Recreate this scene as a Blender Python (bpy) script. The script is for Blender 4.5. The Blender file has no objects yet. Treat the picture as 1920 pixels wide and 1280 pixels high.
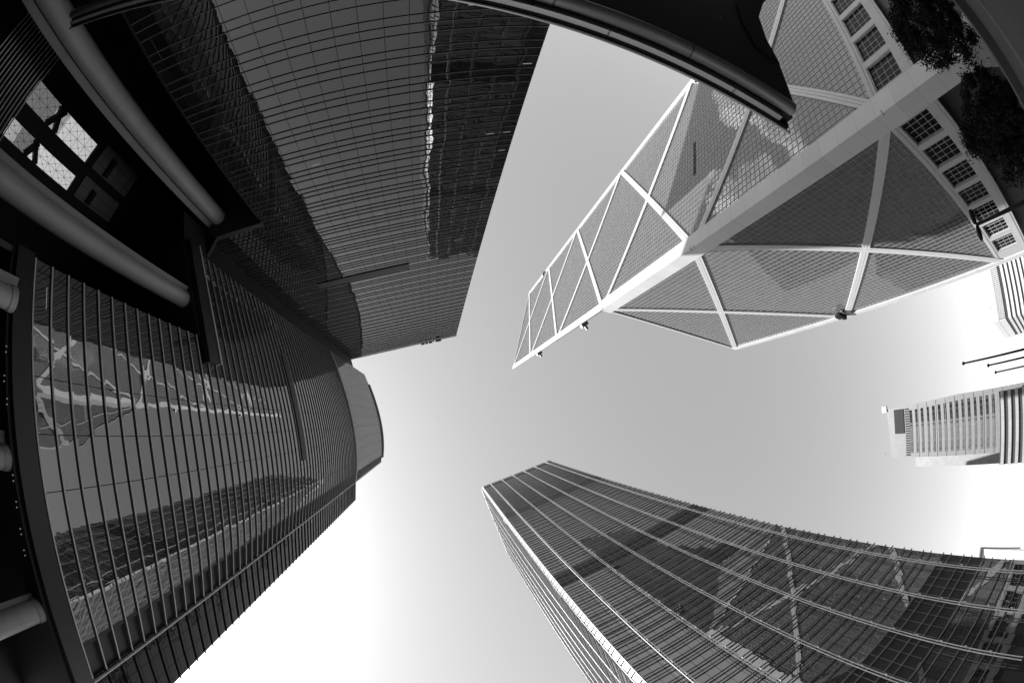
import bpy, bmesh, math, random
from mathutils import Vector, Matrix
random.seed(7)
R = math.radians
C = bpy.context.scene.collection

# ------------------------------------------------------------------ camera, sky, sun
# the camera stands on the plaza at the origin (ground 1.6 m below) and looks up through a full-frame 15 mm fisheye
GZ = -1.6
cam = bpy.data.cameras.new('camera')
cam.type = 'PANO'
cam.panorama_type = 'FISHEYE_EQUISOLID'
cam.sensor_width = 36.0
cam.fisheye_lens = 15.645
cam.fisheye_fov = R(220)
cam.clip_start = 0.05
cam.clip_end = 6000
co = bpy.data.objects.new('camera', cam); C.objects.link(co)
cR = Vector((0.98510917, 0.0, -0.17193)); cU = Vector((-0.03037326, -0.98427182, -0.17403)); cF = Vector((0.16922585, -0.17666062, 0.9696152))
m = Matrix.Identity(4)
for i in range(3):
    m[i][0], m[i][1], m[i][2] = cR[i], cU[i], -cF[i]
co.matrix_world = m
bpy.context.scene.camera = co

SUN_AZ, SUN_EL = 157.0, 52.4
sdir = Vector((math.cos(R(SUN_AZ)) * math.cos(R(SUN_EL)), math.sin(R(SUN_AZ)) * math.cos(R(SUN_EL)), math.sin(R(SUN_EL))))
w = bpy.data.worlds.new('World'); bpy.context.scene.world = w
w.use_nodes = True
nt = w.node_tree; nt.nodes.clear()
sky = nt.nodes.new('ShaderNodeTexSky'); sky.sky_type = 'NISHITA'; sky.sun_disc = False
sky.sun_elevation = R(SUN_EL); sky.sun_rotation = R(90.0 - SUN_AZ)
sky.air_density = 1.0; sky.dust_density = 0.75; sky.ozone_density = 1.0
bw = nt.nodes.new('ShaderNodeRGBToBW')
bg = nt.nodes.new('ShaderNodeBackground'); bg.inputs['Strength'].default_value = 0.15
wo = nt.nodes.new('ShaderNodeOutputWorld')
nt.links.new(sky.outputs[0], bw.inputs[0]); nt.links.new(bw.outputs[0], bg.inputs[0]); nt.links.new(bg.outputs[0], wo.inputs[0])
sl = bpy.data.lights.new('sun', 'SUN'); sl.energy = 4.2; sl.angle = R(0.53)
so = bpy.data.objects.new('sun', sl); C.objects.link(so)
so.rotation_mode = 'QUATERNION'; so.rotation_quaternion = sdir.to_track_quat('Z', 'Y')

sc = bpy.context.scene
sc.view_settings.view_transform = 'Standard'; sc.view_settings.look = 'None'
sc.view_settings.exposure = 1.3; sc.view_settings.gamma = 1.0
sc.render.engine = 'CYCLES'
sc.cycles.caustics_reflective = False; sc.cycles.caustics_refractive = False
sc.cycles.transparent_max_bounces = 24; sc.cycles.max_bounces = 8; sc.cycles.diffuse_bounces = 3; sc.cycles.glossy_bounces = 5
sc.cycles.sample_clamp_indirect = 6.0

# ------------------------------------------------------------------ helpers
class MB:
    """collects faces for ONE mesh object"""
    def __init__(s): s.v = []; s.f = []; s.uv = []; s.mi = []; s.sm = []
    def face(s, pts, uv=None, mi=0, smooth=False):
        b = len(s.v); s.v += [tuple(p) for p in pts]; s.f.append(tuple(range(b, b + len(pts))))
        s.uv += list(uv) if uv else [(0, 0)] * len(pts); s.mi.append(mi); s.sm.append(smooth)
    def hexa(s, p, mi=0):
        # p: 8 corners, bottom ring then top ring
        for q in ((3, 2, 1, 0), (4, 5, 6, 7), (0, 1, 5, 4), (1, 2, 6, 5), (2, 3, 7, 6), (3, 0, 4, 7)):
            a = [Vector(p[i]) for i in q]
            d1 = (a[1] - a[0]).length; d2 = (a[3] - a[0]).length
            s.face(a, [(0, 0), (d1, 0), (d1, d2), (0, d2)], mi)
    def box(s, x0, x1, y0, y1, z0, z1, mi=0):
        s.hexa([(x0, y0, z0), (x1, y0, z0), (x1, y1, z0), (x0, y1, z0), (x0, y0, z1), (x1, y0, z1), (x1, y1, z1), (x0, y1, z1)], mi)
    def fbox(s, fr, s0, s1, o0, o1, z0, z1, mi=0):
        P = fr.p
        s.hexa([P(s0, o0, z0), P(s1, o0, z0), P(s1, o1, z0), P(s0, o1, z0), P(s0, o0, z1), P(s1, o0, z1), P(s1, o1, z1), P(s0, o1, z1)], mi)
    def fbar(s, fr, a, b, wd, o0, o1, off=0.0, mi=0):
        # bar of width wd lying in a facade from (s, z) to (s, z)
        d = Vector((b[0] - a[0], b[1] - a[1])).normalized(); n = Vector((-d.y, d.x))
        q = []
        for o in (o0, o1):
            for e, k in ((a, -1), (b, -1), (b, 1), (a, 1)):
                w_ = Vector(e) + n * (off + k * wd / 2); q.append(fr.p(w_.x, o, w_.y))
        s.hexa(q, mi)
    def prism(s, poly, z0, z1, mi=0, caps=True):
        n = len(poly); acc = 0.0
        for i in range(n):
            a, b = poly[i], poly[(i + 1) % n]
            L = math.hypot(b[0] - a[0], b[1] - a[1])
            s.face([(a[0], a[1], z0), (b[0], b[1], z0), (b[0], b[1], z1), (a[0], a[1], z1)], [(acc, z0), (acc + L, z0), (acc + L, z1), (acc, z1)], mi)
            acc += L
        if caps:
            s.face([(p[0], p[1], z0) for p in reversed(poly)], mi=mi); s.face([(p[0], p[1], z1) for p in poly], mi=mi)
    def tube(s, a, b, r0, r1=None, n=10, mi=0, caps=True):
        r1 = r0 if r1 is None else r1
        a, b = Vector(a), Vector(b); d = (b - a).normalized()
        x = d.orthogonal().normalized(); y = d.cross(x)
        ra = [a + (x * math.cos(2 * math.pi * i / n) + y * math.sin(2 * math.pi * i / n)) * r0 for i in range(n)]
        rb = [b + (x * math.cos(2 * math.pi * i / n) + y * math.sin(2 * math.pi * i / n)) * r1 for i in range(n)]
        L = (b - a).length
        for i in range(n):
            j = (i + 1) % n
            s.face([ra[i], ra[j], rb[j], rb[i]], [(i * .5, 0), (i * .5 + .5, 0), (i * .5 + .5, L), (i * .5, L)], mi, True)
        if caps: s.face(list(reversed(ra)), mi=mi); s.face(rb, mi=mi)
    def ball(s, c, rx, ry, rz, n=12, m_=8, mi=0):
        c = Vector(c)
        P = lambda i, j: c + Vector((rx * math.sin(math.pi * j / m_) * math.cos(2 * math.pi * i / n), ry * math.sin(math.pi * j / m_) * math.sin(2 * math.pi * i / n), rz * math.cos(math.pi * j / m_)))
        for j in range(m_):
            for i in range(n):
                q = [P(i, j), P(i, j + 1), P(i + 1, j + 1), P(i + 1, j)]
                if j == 0: q = [q[0], q[1], q[2]]
                elif j == m_ - 1: q = [q[0], q[1], q[3]]
                s.face(q, mi=mi, smooth=True)
    def strip(s, pts, o_in, o_out, z0, z1, mi=0, mu=None):
        # a bar following a plan curve: pts = [(x, y, nx, ny)]
        a = [(x + nx * o_in, y + ny * o_in) for x, y, nx, ny in pts]; b = [(x + nx * o_out, y + ny * o_out) for x, y, nx, ny in pts]
        n = len(pts)
        for i in range(n - 1):
            s.face([(*b[i], z0), (*b[i + 1], z0), (*b[i + 1], z1), (*b[i], z1)], mi=mi)
            s.face([(*a[i + 1], z0), (*a[i], z0), (*a[i], z1), (*a[i + 1], z1)], mi=mi)
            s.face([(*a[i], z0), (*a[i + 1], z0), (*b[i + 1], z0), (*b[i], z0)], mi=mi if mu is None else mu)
            s.face([(*b[i], z1), (*b[i + 1], z1), (*a[i + 1], z1), (*a[i], z1)], mi=mi)
        for i in (0, n - 1):
            s.face([(*a[i], z0), (*b[i], z0), (*b[i], z1), (*a[i], z1)], mi=mi)
    def build(s, name, mats, parent=None, weld=False):
        me = bpy.data.meshes.new(name)
        me.from_pydata(s.v, [], s.f)
        ul = me.uv_layers.new(name='UVMap')
        ul.data.foreach_set('uv', [c for t in s.uv for c in t])
        if not isinstance(mats, (list, tuple)): mats = [mats]
        for m_ in mats: me.materials.append(m_)
        me.polygons.foreach_set('material_index', s.mi)
        me.polygons.foreach_set('use_smooth', s.sm)
        bm = bmesh.new(); bm.from_mesh(me)
        if weld: bmesh.ops.remove_doubles(bm, verts=bm.verts, dist=1e-4)
        bm.to_mesh(me); bm.free(); me.update()
        o = bpy.data.objects.new(name, me); C.objects.link(o)
        if parent is not None:
            o.parent = parent; o.matrix_parent_inverse = Matrix.Translation(-parent.location) if parent.parent is None else Matrix.Identity(4)
        return o

class Frame:
    """a vertical facade: s along it, o out of it, z up"""
    def __init__(f, a, az_u, n_sign):
        f.a = Vector((a[0], a[1])); f.u = Vector((math.cos(R(az_u)), math.sin(R(az_u)))); f.n = Vector((-f.u.y, f.u.x)) * n_sign
    def p(f, s, o, z):
        q = f.a + f.u * s + f.n * o; return Vector((q.x, q.y, z))
    def xy(f, s, o):
        q = f.a + f.u * s + f.n * o; return (q.x, q.y)

def thing(name, label, cat, loc, group=None):
    o = bpy.data.objects.new(name, None); C.objects.link(o); o.location = loc; o.empty_display_size = 1.0
    return tag(o, label, cat, group)
def tag(o, label=None, cat=None, group=None, kind=None):
    if label: o['label'] = label
    if cat: o['category'] = cat
    if group: o['group'] = group
    if kind: o['kind'] = kind
    return o

# ------------------------------------------------------------------ materials (a black and white world: every colour is a grey)
def g3(v): return (v, v, v, 1.0)
def newmat(name):
    m_ = bpy.data.materials.new(name); m_.use_nodes = True
    t = m_.node_tree; t.nodes.clear()
    out = t.nodes.new('ShaderNodeOutputMaterial')
    return m_, t, out
def N(t, kind, **kw):
    n = t.nodes.new(kind)
    for k, v in kw.items():
        if k in ('op',): n.operation = v
        else: setattr(n, k, v)
    return n
def math_(t, op, a, b=None, c=None):
    n = t.nodes.new('ShaderNodeMath'); n.operation = op
    for i, x in enumerate((a, b, c)):
        if x is None: continue
        if isinstance(x, (int, float)): n.inputs[i].default_value = x
        else: t.links.new(x, n.inputs[i])
    return n.outputs[0]

def solid(name, v, rough=0.6, metal=0.0, var=0.15, scale=0.6, joint=None, spec=0.5, jd=0.55, bump=0.0):
    """painted / clad surface: soft weathering noise and, where asked, panel joints in metres (u, v, width)"""
    m_, t, out = newmat(name)
    p = N(t, 'ShaderNodeBsdfPrincipled'); t.links.new(p.outputs[0], out.inputs[0])
    p.inputs['Roughness'].default_value = rough; p.inputs['Metallic'].default_value = metal; p.inputs['Specular IOR Level'].default_value = spec
    tc = N(t, 'ShaderNodeTexCoord')
    no = N(t, 'ShaderNodeTexNoise'); no.inputs['Scale'].default_value = scale; no.inputs['Detail'].default_value = 6
    t.links.new(tc.outputs['Object'], no.inputs['Vector'])
    f = math_(t, 'MULTIPLY_ADD', math_(t, 'SUBTRACT', no.outputs['Fac'], 0.5), 2 * var, 1.0)
    if joint:
        sp = N(t, 'ShaderNodeSeparateXYZ'); t.links.new(tc.outputs['UV'], sp.inputs[0])
        ju, jv, jw = joint
        k = None
        for ax, per in ((0, ju), (1, jv)):
            if not per: continue
            fr = math_(t, 'FRACT', math_(t, 'DIVIDE', sp.outputs[ax], per))
            ln = math_(t, 'LESS_THAN', fr, jw / per)
            k = ln if k is None else math_(t, 'MAXIMUM', k, ln)
        f = math_(t, 'MULTIPLY', f, math_(t, 'SUBTRACT', 1.0, math_(t, 'MULTIPLY', k, jd)))
        # panels differ a little
        cb = N(t, 'ShaderNodeCombineXYZ')
        for i, per in enumerate((ju, jv)):
            if per: t.links.new(math_(t, 'FLOOR', math_(t, 'DIVIDE', sp.outputs[i], per)), cb.inputs[i])
        wn = N(t, 'ShaderNodeTexWhiteNoise'); t.links.new(cb.outputs[0], wn.inputs['Vector'])
        f = math_(t, 'MULTIPLY', f, math_(t, 'MULTIPLY_ADD', wn.outputs['Value'], 0.12, 0.94))
    col = math_(t, 'MULTIPLY', f, v)
    cc = N(t, 'ShaderNodeCombineColor')
    for i in range(3): t.links.new(col, cc.inputs[i])
    t.links.new(cc.outputs[0], p.inputs['Base Color'])
    if bump:
        b = N(t, 'ShaderNodeBump'); b.inputs['Distance'].default_value = bump; t.links.new(no.outputs['Fac'], b.inputs['Height']); t.links.new(b.outputs[0], p.inputs['Normal'])
    return m_

def glass(name, ior, base, pane, joint, tilt, wave, wscale=0.35, jcol=0.02, lights=0.0, rough=0.008, blinds=0.3, pane_off=(0, 0)):
    """coated curtain-wall glass: dark rooms behind a mirror coat, each pane set a hair out of true and slightly bowed"""
    m_, t, out = newmat(name)
    tc = N(t, 'ShaderNodeTexCoord'); geo = N(t, 'ShaderNodeNewGeometry')
    sp = N(t, 'ShaderNodeSeparateXYZ'); t.links.new(tc.outputs['UV'], sp.inputs[0])
    pu = math_(t, 'DIVIDE', math_(t, 'ADD', sp.outputs[0], pane_off[0]), pane[0]); pv = math_(t, 'DIVIDE', math_(t, 'ADD', sp.outputs[1], pane_off[1]), pane[1])
    cb = N(t, 'ShaderNodeCombineXYZ'); t.links.new(math_(t, 'FLOOR', pu), cb.inputs[0]); t.links.new(math_(t, 'FLOOR', pv), cb.inputs[1])
    wn = N(t, 'ShaderNodeTexWhiteNoise'); t.links.new(cb.outputs[0], wn.inputs['Vector'])
    # bowed panes
    nz = N(t, 'ShaderNodeTexNoise'); nz.inputs['Scale'].default_value = wscale; nz.inputs['Detail'].default_value = 2.0
    vo = N(t, 'ShaderNodeVectorMath'); vo.operation = 'MULTIPLY_ADD'
    t.links.new(wn.outputs['Color'], vo.inputs[0]); vo.inputs[1].default_value = (1.2, 1.2, 1.2); t.links.new(tc.outputs['UV'], vo.inputs[2])
    t.links.new(vo.outputs[0], nz.inputs['Vector'])
    bp = N(t, 'ShaderNodeBump'); bp.inputs['Distance'].default_value = wave; bp.inputs['Strength'].default_value = 1.0
    t.links.new(nz.outputs['Fac'], bp.inputs['Height'])
    # tilted panes
    tv = N(t, 'ShaderNodeVectorMath'); tv.operation = 'SUBTRACT'; t.links.new(wn.outputs['Color'], tv.inputs[0]); tv.inputs[1].default_value = (.5, .5, .5)
    ts = N(t, 'ShaderNodeVectorMath'); ts.operation = 'SCALE'; t.links.new(tv.outputs[0], ts.inputs[0]); ts.inputs['Scale'].default_value = tilt
    ad = N(t, 'ShaderNodeVectorMath'); ad.operation = 'ADD'; t.links.new(bp.outputs[0], ad.inputs[0]); t.links.new(ts.outputs[0], ad.inputs[1])
    nn = N(t, 'ShaderNodeVectorMath'); nn.operation = 'NORMALIZE'; t.links.new(ad.outputs[0], nn.inputs[0])
    ju = math_(t, 'LESS_THAN', math_(t, 'FRACT', pu), joint[0] / pane[0]); jv = math_(t, 'LESS_THAN', math_(t, 'FRACT', pv), joint[1] / pane[1])
    j = math_(t, 'MAXIMUM', ju, jv)
    wn2 = N(t, 'ShaderNodeTexWhiteNoise'); wn2.noise_dimensions = '3D'
    off = N(t, 'ShaderNodeVectorMath'); off.operation = 'ADD'; t.links.new(cb.outputs[0], off.inputs[0]); off.inputs[1].default_value = (17.3, 5.1, 2.2); t.links.new(off.outputs[0], wn2.inputs['Vector'])
    bcol = math_(t, 'MULTIPLY', base, math_(t, 'MULTIPLY_ADD', wn2.outputs['Value'], 2 * blinds, 1 - blinds))
    c1 = N(t, 'ShaderNodeCombineColor')
    for i in range(3): t.links.new(bcol, c1.inputs[i])
    df = N(t, 'ShaderNodeBsdfDiffuse'); t.links.new(c1.outputs[0], df.inputs[0])
    gl = N(t, 'ShaderNodeBsdfGlossy'); gl.inputs['Color'].default_value = g3(0.95); gl.inputs['Roughness'].default_value = rough; t.links.new(nn.outputs[0], gl.inputs['Normal'])
    fr = N(t, 'ShaderNodeFresnel')
    t.links.new(math_(t, 'MULTIPLY_ADD', geo.outputs['Backfacing'], 1.0 / ior - ior, ior), fr.inputs['IOR'])   # same coat whichever way the sheet was wound
    mx = N(t, 'ShaderNodeMixShader'); t.links.new(fr.outputs[0], mx.inputs[0]); t.links.new(df.outputs[0], mx.inputs[1]); t.links.new(gl.outputs[0], mx.inputs[2])
    last = mx.outputs[0]
    if lights:
        # ceiling tubes left on in a few rooms, seen through the glass
        on = math_(t, 'GREATER_THAN', wn2.outputs['Value'], 1.0 - lights)
        fu, fv = math_(t, 'FRACT', pu), math_(t, 'FRACT', pv)
        a = math_(t, 'MULTIPLY', math_(t, 'GREATER_THAN', fu, 0.25), math_(t, 'LESS_THAN', fu, 0.7))
        b = math_(t, 'MULTIPLY', math_(t, 'GREATER_THAN', fv, 0.55), math_(t, 'LESS_THAN', fv, 0.585))
        lamp = math_(t, 'MULTIPLY', on, math_(t, 'MULTIPLY', a, b))
        em = N(t, 'ShaderNodeEmission'); em.inputs['Strength'].default_value = 0.09
        ma = N(t, 'ShaderNodeMixShader'); t.links.new(lamp, ma.inputs[0]); t.links.new(last, ma.inputs[1]); t.links.new(em.outputs[0], ma.inputs[2]); last = ma.outputs[0]
    dj = N(t, 'ShaderNodeBsdfDiffuse'); dj.inputs[0].default_value = g3(jcol)
    mj = N(t, 'ShaderNodeMixShader'); t.links.new(j, mj.inputs[0]); t.links.new(last, mj.inputs[1]); t.links.new(dj.outputs[0], mj.inputs[2])
    t.links.new(mj.outputs[0], out.inputs[0])
    return m_

M = {}
M['bank_glass'] = glass('bank_glass', 2.1, 0.09, (52.2 / 39, 1.34359), (0.2, 0.2), 0.006, 0.008, 0.4, jcol=0.006, pane_off=(0.1, -18.3), blinds=0.15)
M['bank_clad'] = solid('bank_clad', 0.54, 0.45, 0.0, 0.06, 0.2, joint=(0, 4.03, 0.07), jd=0.35)
M['band_stone'] = solid('band_stone', 0.42, 0.5, 0.0, 0.1, 0.4, joint=(6.42, 0, 0.05), jd=0.5)
M['bank_frame'] = solid('bank_frame', 0.52, 0.4, 0.0, 0.05, 0.3)
M['bank_grid'] = solid('bank_grid', 0.27, 0.5, 0.0, 0.05, 0.3)
M['bank_window'] = glass('bank_window', 1.22, 0.006, (1.3, 1.3), (0.0, 0.0), 0.01, 0.006, 0.5, blinds=0.6)
M['granite'] = solid('granite', 0.20, 0.5, 0.0, 0.3, 3.0, joint=(1.2, 0.9, 0.02))
M['dark_stone'] = solid('dark_stone', 0.03, 0.5, 0.0, 0.3, 2.0, joint=(1.5, 1.0, 0.02))
M['dark_glass'] = glass('dark_glass', 1.78, 0.012, (1.8, 3.52), (0.04, 0.0), 0.008, 0.015, 0.3, lights=0.03)
M['curved_glass'] = glass('curved_glass', 2.95, 0.015, (3.0, 1.75), (0.05, 0.0), 0.009, 0.026, 0.28, lights=0.015)
M['flank_glass'] = glass('flank_glass', 1.36, 0.004, (1.8, 1.75), (0.04, 0.05), 0.03, 0.03, 0.35, lights=0.006)
M['dark_fin'] = solid('dark_fin', 0.2, 0.5, 0.0, 0.08, 0.5)
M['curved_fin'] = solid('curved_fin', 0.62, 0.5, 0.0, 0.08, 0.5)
M['fin_under_shade'] = solid('fin_under_shade', 0.14, 0.6, 0.0, 0.08, 0.5)  # shade under the fins put into a darker grey than their fronts
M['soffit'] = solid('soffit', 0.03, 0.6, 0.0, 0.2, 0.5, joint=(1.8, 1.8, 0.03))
M['fascia'] = solid('fascia', 0.045, 0.45, 0.2, 0.1, 0.4, joint=(3.0, 0, 0.03))
M['core'] = solid('core', 0.04, 0.6, 0.0, 0.2, 0.3)
M['column'] = solid('column', 0.36, 0.4, 0.0, 0.07, 0.5, joint=(0, 3.2, 0.025), jd=0.3)
M['column_fin'] = solid('column_fin', 0.2, 0.5, 0.0, 0.1, 0.5, joint=(0, 3.2, 0.025), jd=0.3)
M['blind'] = solid('blind', 0.16, 0.4, 0.0, 0.3, 0.8, joint=(1.1, 2.2, 0.06), jd=0.8)
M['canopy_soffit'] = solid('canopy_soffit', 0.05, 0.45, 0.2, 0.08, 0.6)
M['canopy_metal'] = solid('canopy_metal', 0.30, 0.35, 0.4, 0.08, 0.6, joint=(4.2, 0, 0.05), jd=0.8)
M['canopy_lip'] = solid('canopy_lip', 0.5, 0.3, 0.6, 0.05, 0.6)
M['steel'] = solid('steel', 0.55, 0.32, 0.8, 0.05, 0.5)
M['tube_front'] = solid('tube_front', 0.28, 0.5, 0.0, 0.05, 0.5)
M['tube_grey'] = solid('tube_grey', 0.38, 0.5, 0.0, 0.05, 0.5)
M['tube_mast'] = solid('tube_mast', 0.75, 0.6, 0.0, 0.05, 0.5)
M['steel_dark'] = solid('steel_dark', 0.22, 0.4, 0.6, 0.05, 0.5)
M['ck_glass'] = glass('ck_glass', 3.6, 0.06, (1.79, 4.4), (0.06, 0.09), 0.010, 0.014, 0.3, jcol=0.02, blinds=0.6, pane_off=(0.0, 0.4))
M['ck_panel'] = solid('ck_panel', 0.5, 0.35, 0.0, 0.05, 0.4)
M['louvre'] = solid('louvre', 0.02, 0.6, 0.0, 0.2, 2.0, joint=(0, 0.35, 0.1), jd=0.6)
M['black'] = solid('black', 0.012, 0.6, 0.0, 0.2, 2.0, spec=0.2)
M['white'] = solid('white', 0.5, 0.5, 0.0, 0.05, 0.2)
M['wing_tile'] = solid('wing_tile', 0.3, 0.5, 0.0, 0.08, 0.2, joint=(2.0, 2.0, 0.12), jd=0.25)
M['pale_tile'] = solid('pale_tile', 0.17, 0.5, 0.0, 0.08, 0.2, joint=(2.0, 2.0, 0.12), jd=0.25)
M['block_glass'] = glass('block_glass', 2.4, 0.10, (2.0, 4.3), (0.1, 0.1), 0.01, 0.01, 0.3)
M['far_window'] = glass('far_window', 2.0, 0.035, (1.5, 3.0), (0.0, 0.0), 0.01, 0.01, 0.4, blinds=0.8)
M['leaf'] = solid('leaf', 0.011, 0.7, 0.0, 0.5, 4.0, spec=0.15)
M['bark'] = solid('bark', 0.08, 0.9, 0.0, 0.4, 5.0, bump=0.02)
M['paving'] = solid('paving', 0.20, 0.7, 0.0, 0.25, 0.5, bump=0.01)
M['coping'] = solid('coping', 0.15, 0.6, 0.0, 0.2, 2.0)

def lamp_mat():
    m_, t, out = newmat('downlight_glow')
    e = N(t, 'ShaderNodeEmission'); e.inputs['Strength'].default_value = 0.07; t.links.new(e.outputs[0], out.inputs[0]); return m_
M['glow'] = lamp_mat()
def clear_mat(name, tint):
    m_, t, out = newmat(name)
    a = N(t, 'ShaderNodeBsdfTransparent'); a.inputs[0].default_value = g3(tint)
    b = N(t, 'ShaderNodeBsdfGlossy'); b.inputs['Roughness'].default_value = 0.02
    fr = N(t, 'ShaderNodeFresnel'); fr.inputs['IOR'].default_value = 1.5
    mx = N(t, 'ShaderNodeMixShader'); t.links.new(fr.outputs[0], mx.inputs[0]); t.links.new(a.outputs[0], mx.inputs[1]); t.links.new(b.outputs[0], mx.inputs[2])
    t.links.new(mx.outputs[0], out.inputs[0]); return m_
M['clear'] = clear_mat('clear_pane', 0.5); M['dim_pane'] = clear_mat('dim_pane', 0.12); M['grey_pane'] = clear_mat('grey_pane', 0.28)

# ------------------------------------------------------------------ the ground
b = MB()
b.face([(-2500, -2500, GZ), (2500, -2500, GZ), (2500, 2500, GZ), (-2500, 2500, GZ)], [(-2500, -2500), (2500, -2500), (2500, 2500), (-2500, 2500)])
tag(b.build('ground', M['paving']), kind='structure')
b = MB(); b.face([(-70, -90, GZ + .004), (130, -90, GZ + .004), (130, 90, GZ + .004), (-70, 90, GZ + .004)], [(0, 0), (200, 0), (200, 180), (0, 180)])
M['asphalt'] = solid('asphalt', 0.035, 0.8, 0.0, 0.3, 1.5, bump=0.01)
tag(b.build('road', M['asphalt']), kind='structure')

# the wooded hills behind the square tower, seen only as reflections in the glass
hb = MB(); prev = None
for i in range(49):
    a = 44 + 2.2 * i
    e = math.sin(math.pi * i / 48) ** .5 * (300 + 70 * math.sin(a * .21) + 40 * math.sin(a * .63))
    col = []
    for d, k in ((520, 0.0), (760, .35), (1000, .75), (1250, 1.0), (1700, .0)):
        col.append((d * math.cos(R(a)), d * math.sin(R(a)), GZ - 1 + e * k + (14 * math.sin(a * 1.7 + d) if 0 < k < 1 else 0)))
    if prev:
        for j in range(4): hb.face([prev[j], prev[j + 1], col[j + 1], col[j]], smooth=True)
    prev = col
M['hill'] = solid('hill', 0.05, 0.9, 0.0, 0.5, 0.03)
tag(hb.build('hills', M['hill'], weld=True), kind='structure')

# two small bright clouds behind the dark tower, mirrored in the braced tower
def cloud_mat():
    m_, t, out = newmat('cloud')
    d = N(t, 'ShaderNodeBsdfDiffuse'); d.inputs[0].default_value = g3(.6)
    tr = N(t, 'ShaderNodeBsdfTransparent'); lw = N(t, 'ShaderNodeLayerWeight'); lw.inputs['Blend'].default_value = 0.5
    f = math_(t, 'MULTIPLY', math_(t, 'POWER', math_(t, 'SUBTRACT', 1.0, lw.outputs['Facing']), 1.4), .6)
    mx = N(t, 'ShaderNodeMixShader'); tl = N(t, 'ShaderNodeBsdfTranslucent'); tl.inputs[0].default_value = g3(.6); ad_ = N(t, 'ShaderNodeAddShader'); t.links.new(d.outputs[0], ad_.inputs[0]); t.links.new(tl.outputs[0], ad_.inputs[1])
    t.links.new(f, mx.inputs[0]); t.links.new(tr.outputs[0], mx.inputs[1]); t.links.new(ad_.outputs[0], mx.inputs[2]); t.links.new(mx.outputs[0], out.inputs[0])
    return m_
cb_ = MB(); rc = random.Random(11)
for A_, B_, n_, sp_ in (((-300, -1270, 885), (-540, -1195, 795), 46, 26), ((-468, -1010, 1078), (-538, -1105, 925), 46, 24), ((-400, -1240, 840), (-470, -1245, 790), 14, 22)):
    for _ in range(n_):
        k_ = rc.random(); p_ = Vector(A_).lerp(Vector(B_), k_) + Vector((rc.gauss(0, sp_), rc.gauss(0, sp_), rc.gauss(0, sp_ * .7)))
        r_ = 18 + 26 * rc.random(); cb_.ball(p_, r_ * 1.2, r_ * 1.2, r_, 14, 10)
tag(cb_.build('clouds', cloud_mat(), weld=True), kind='stuff')

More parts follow.
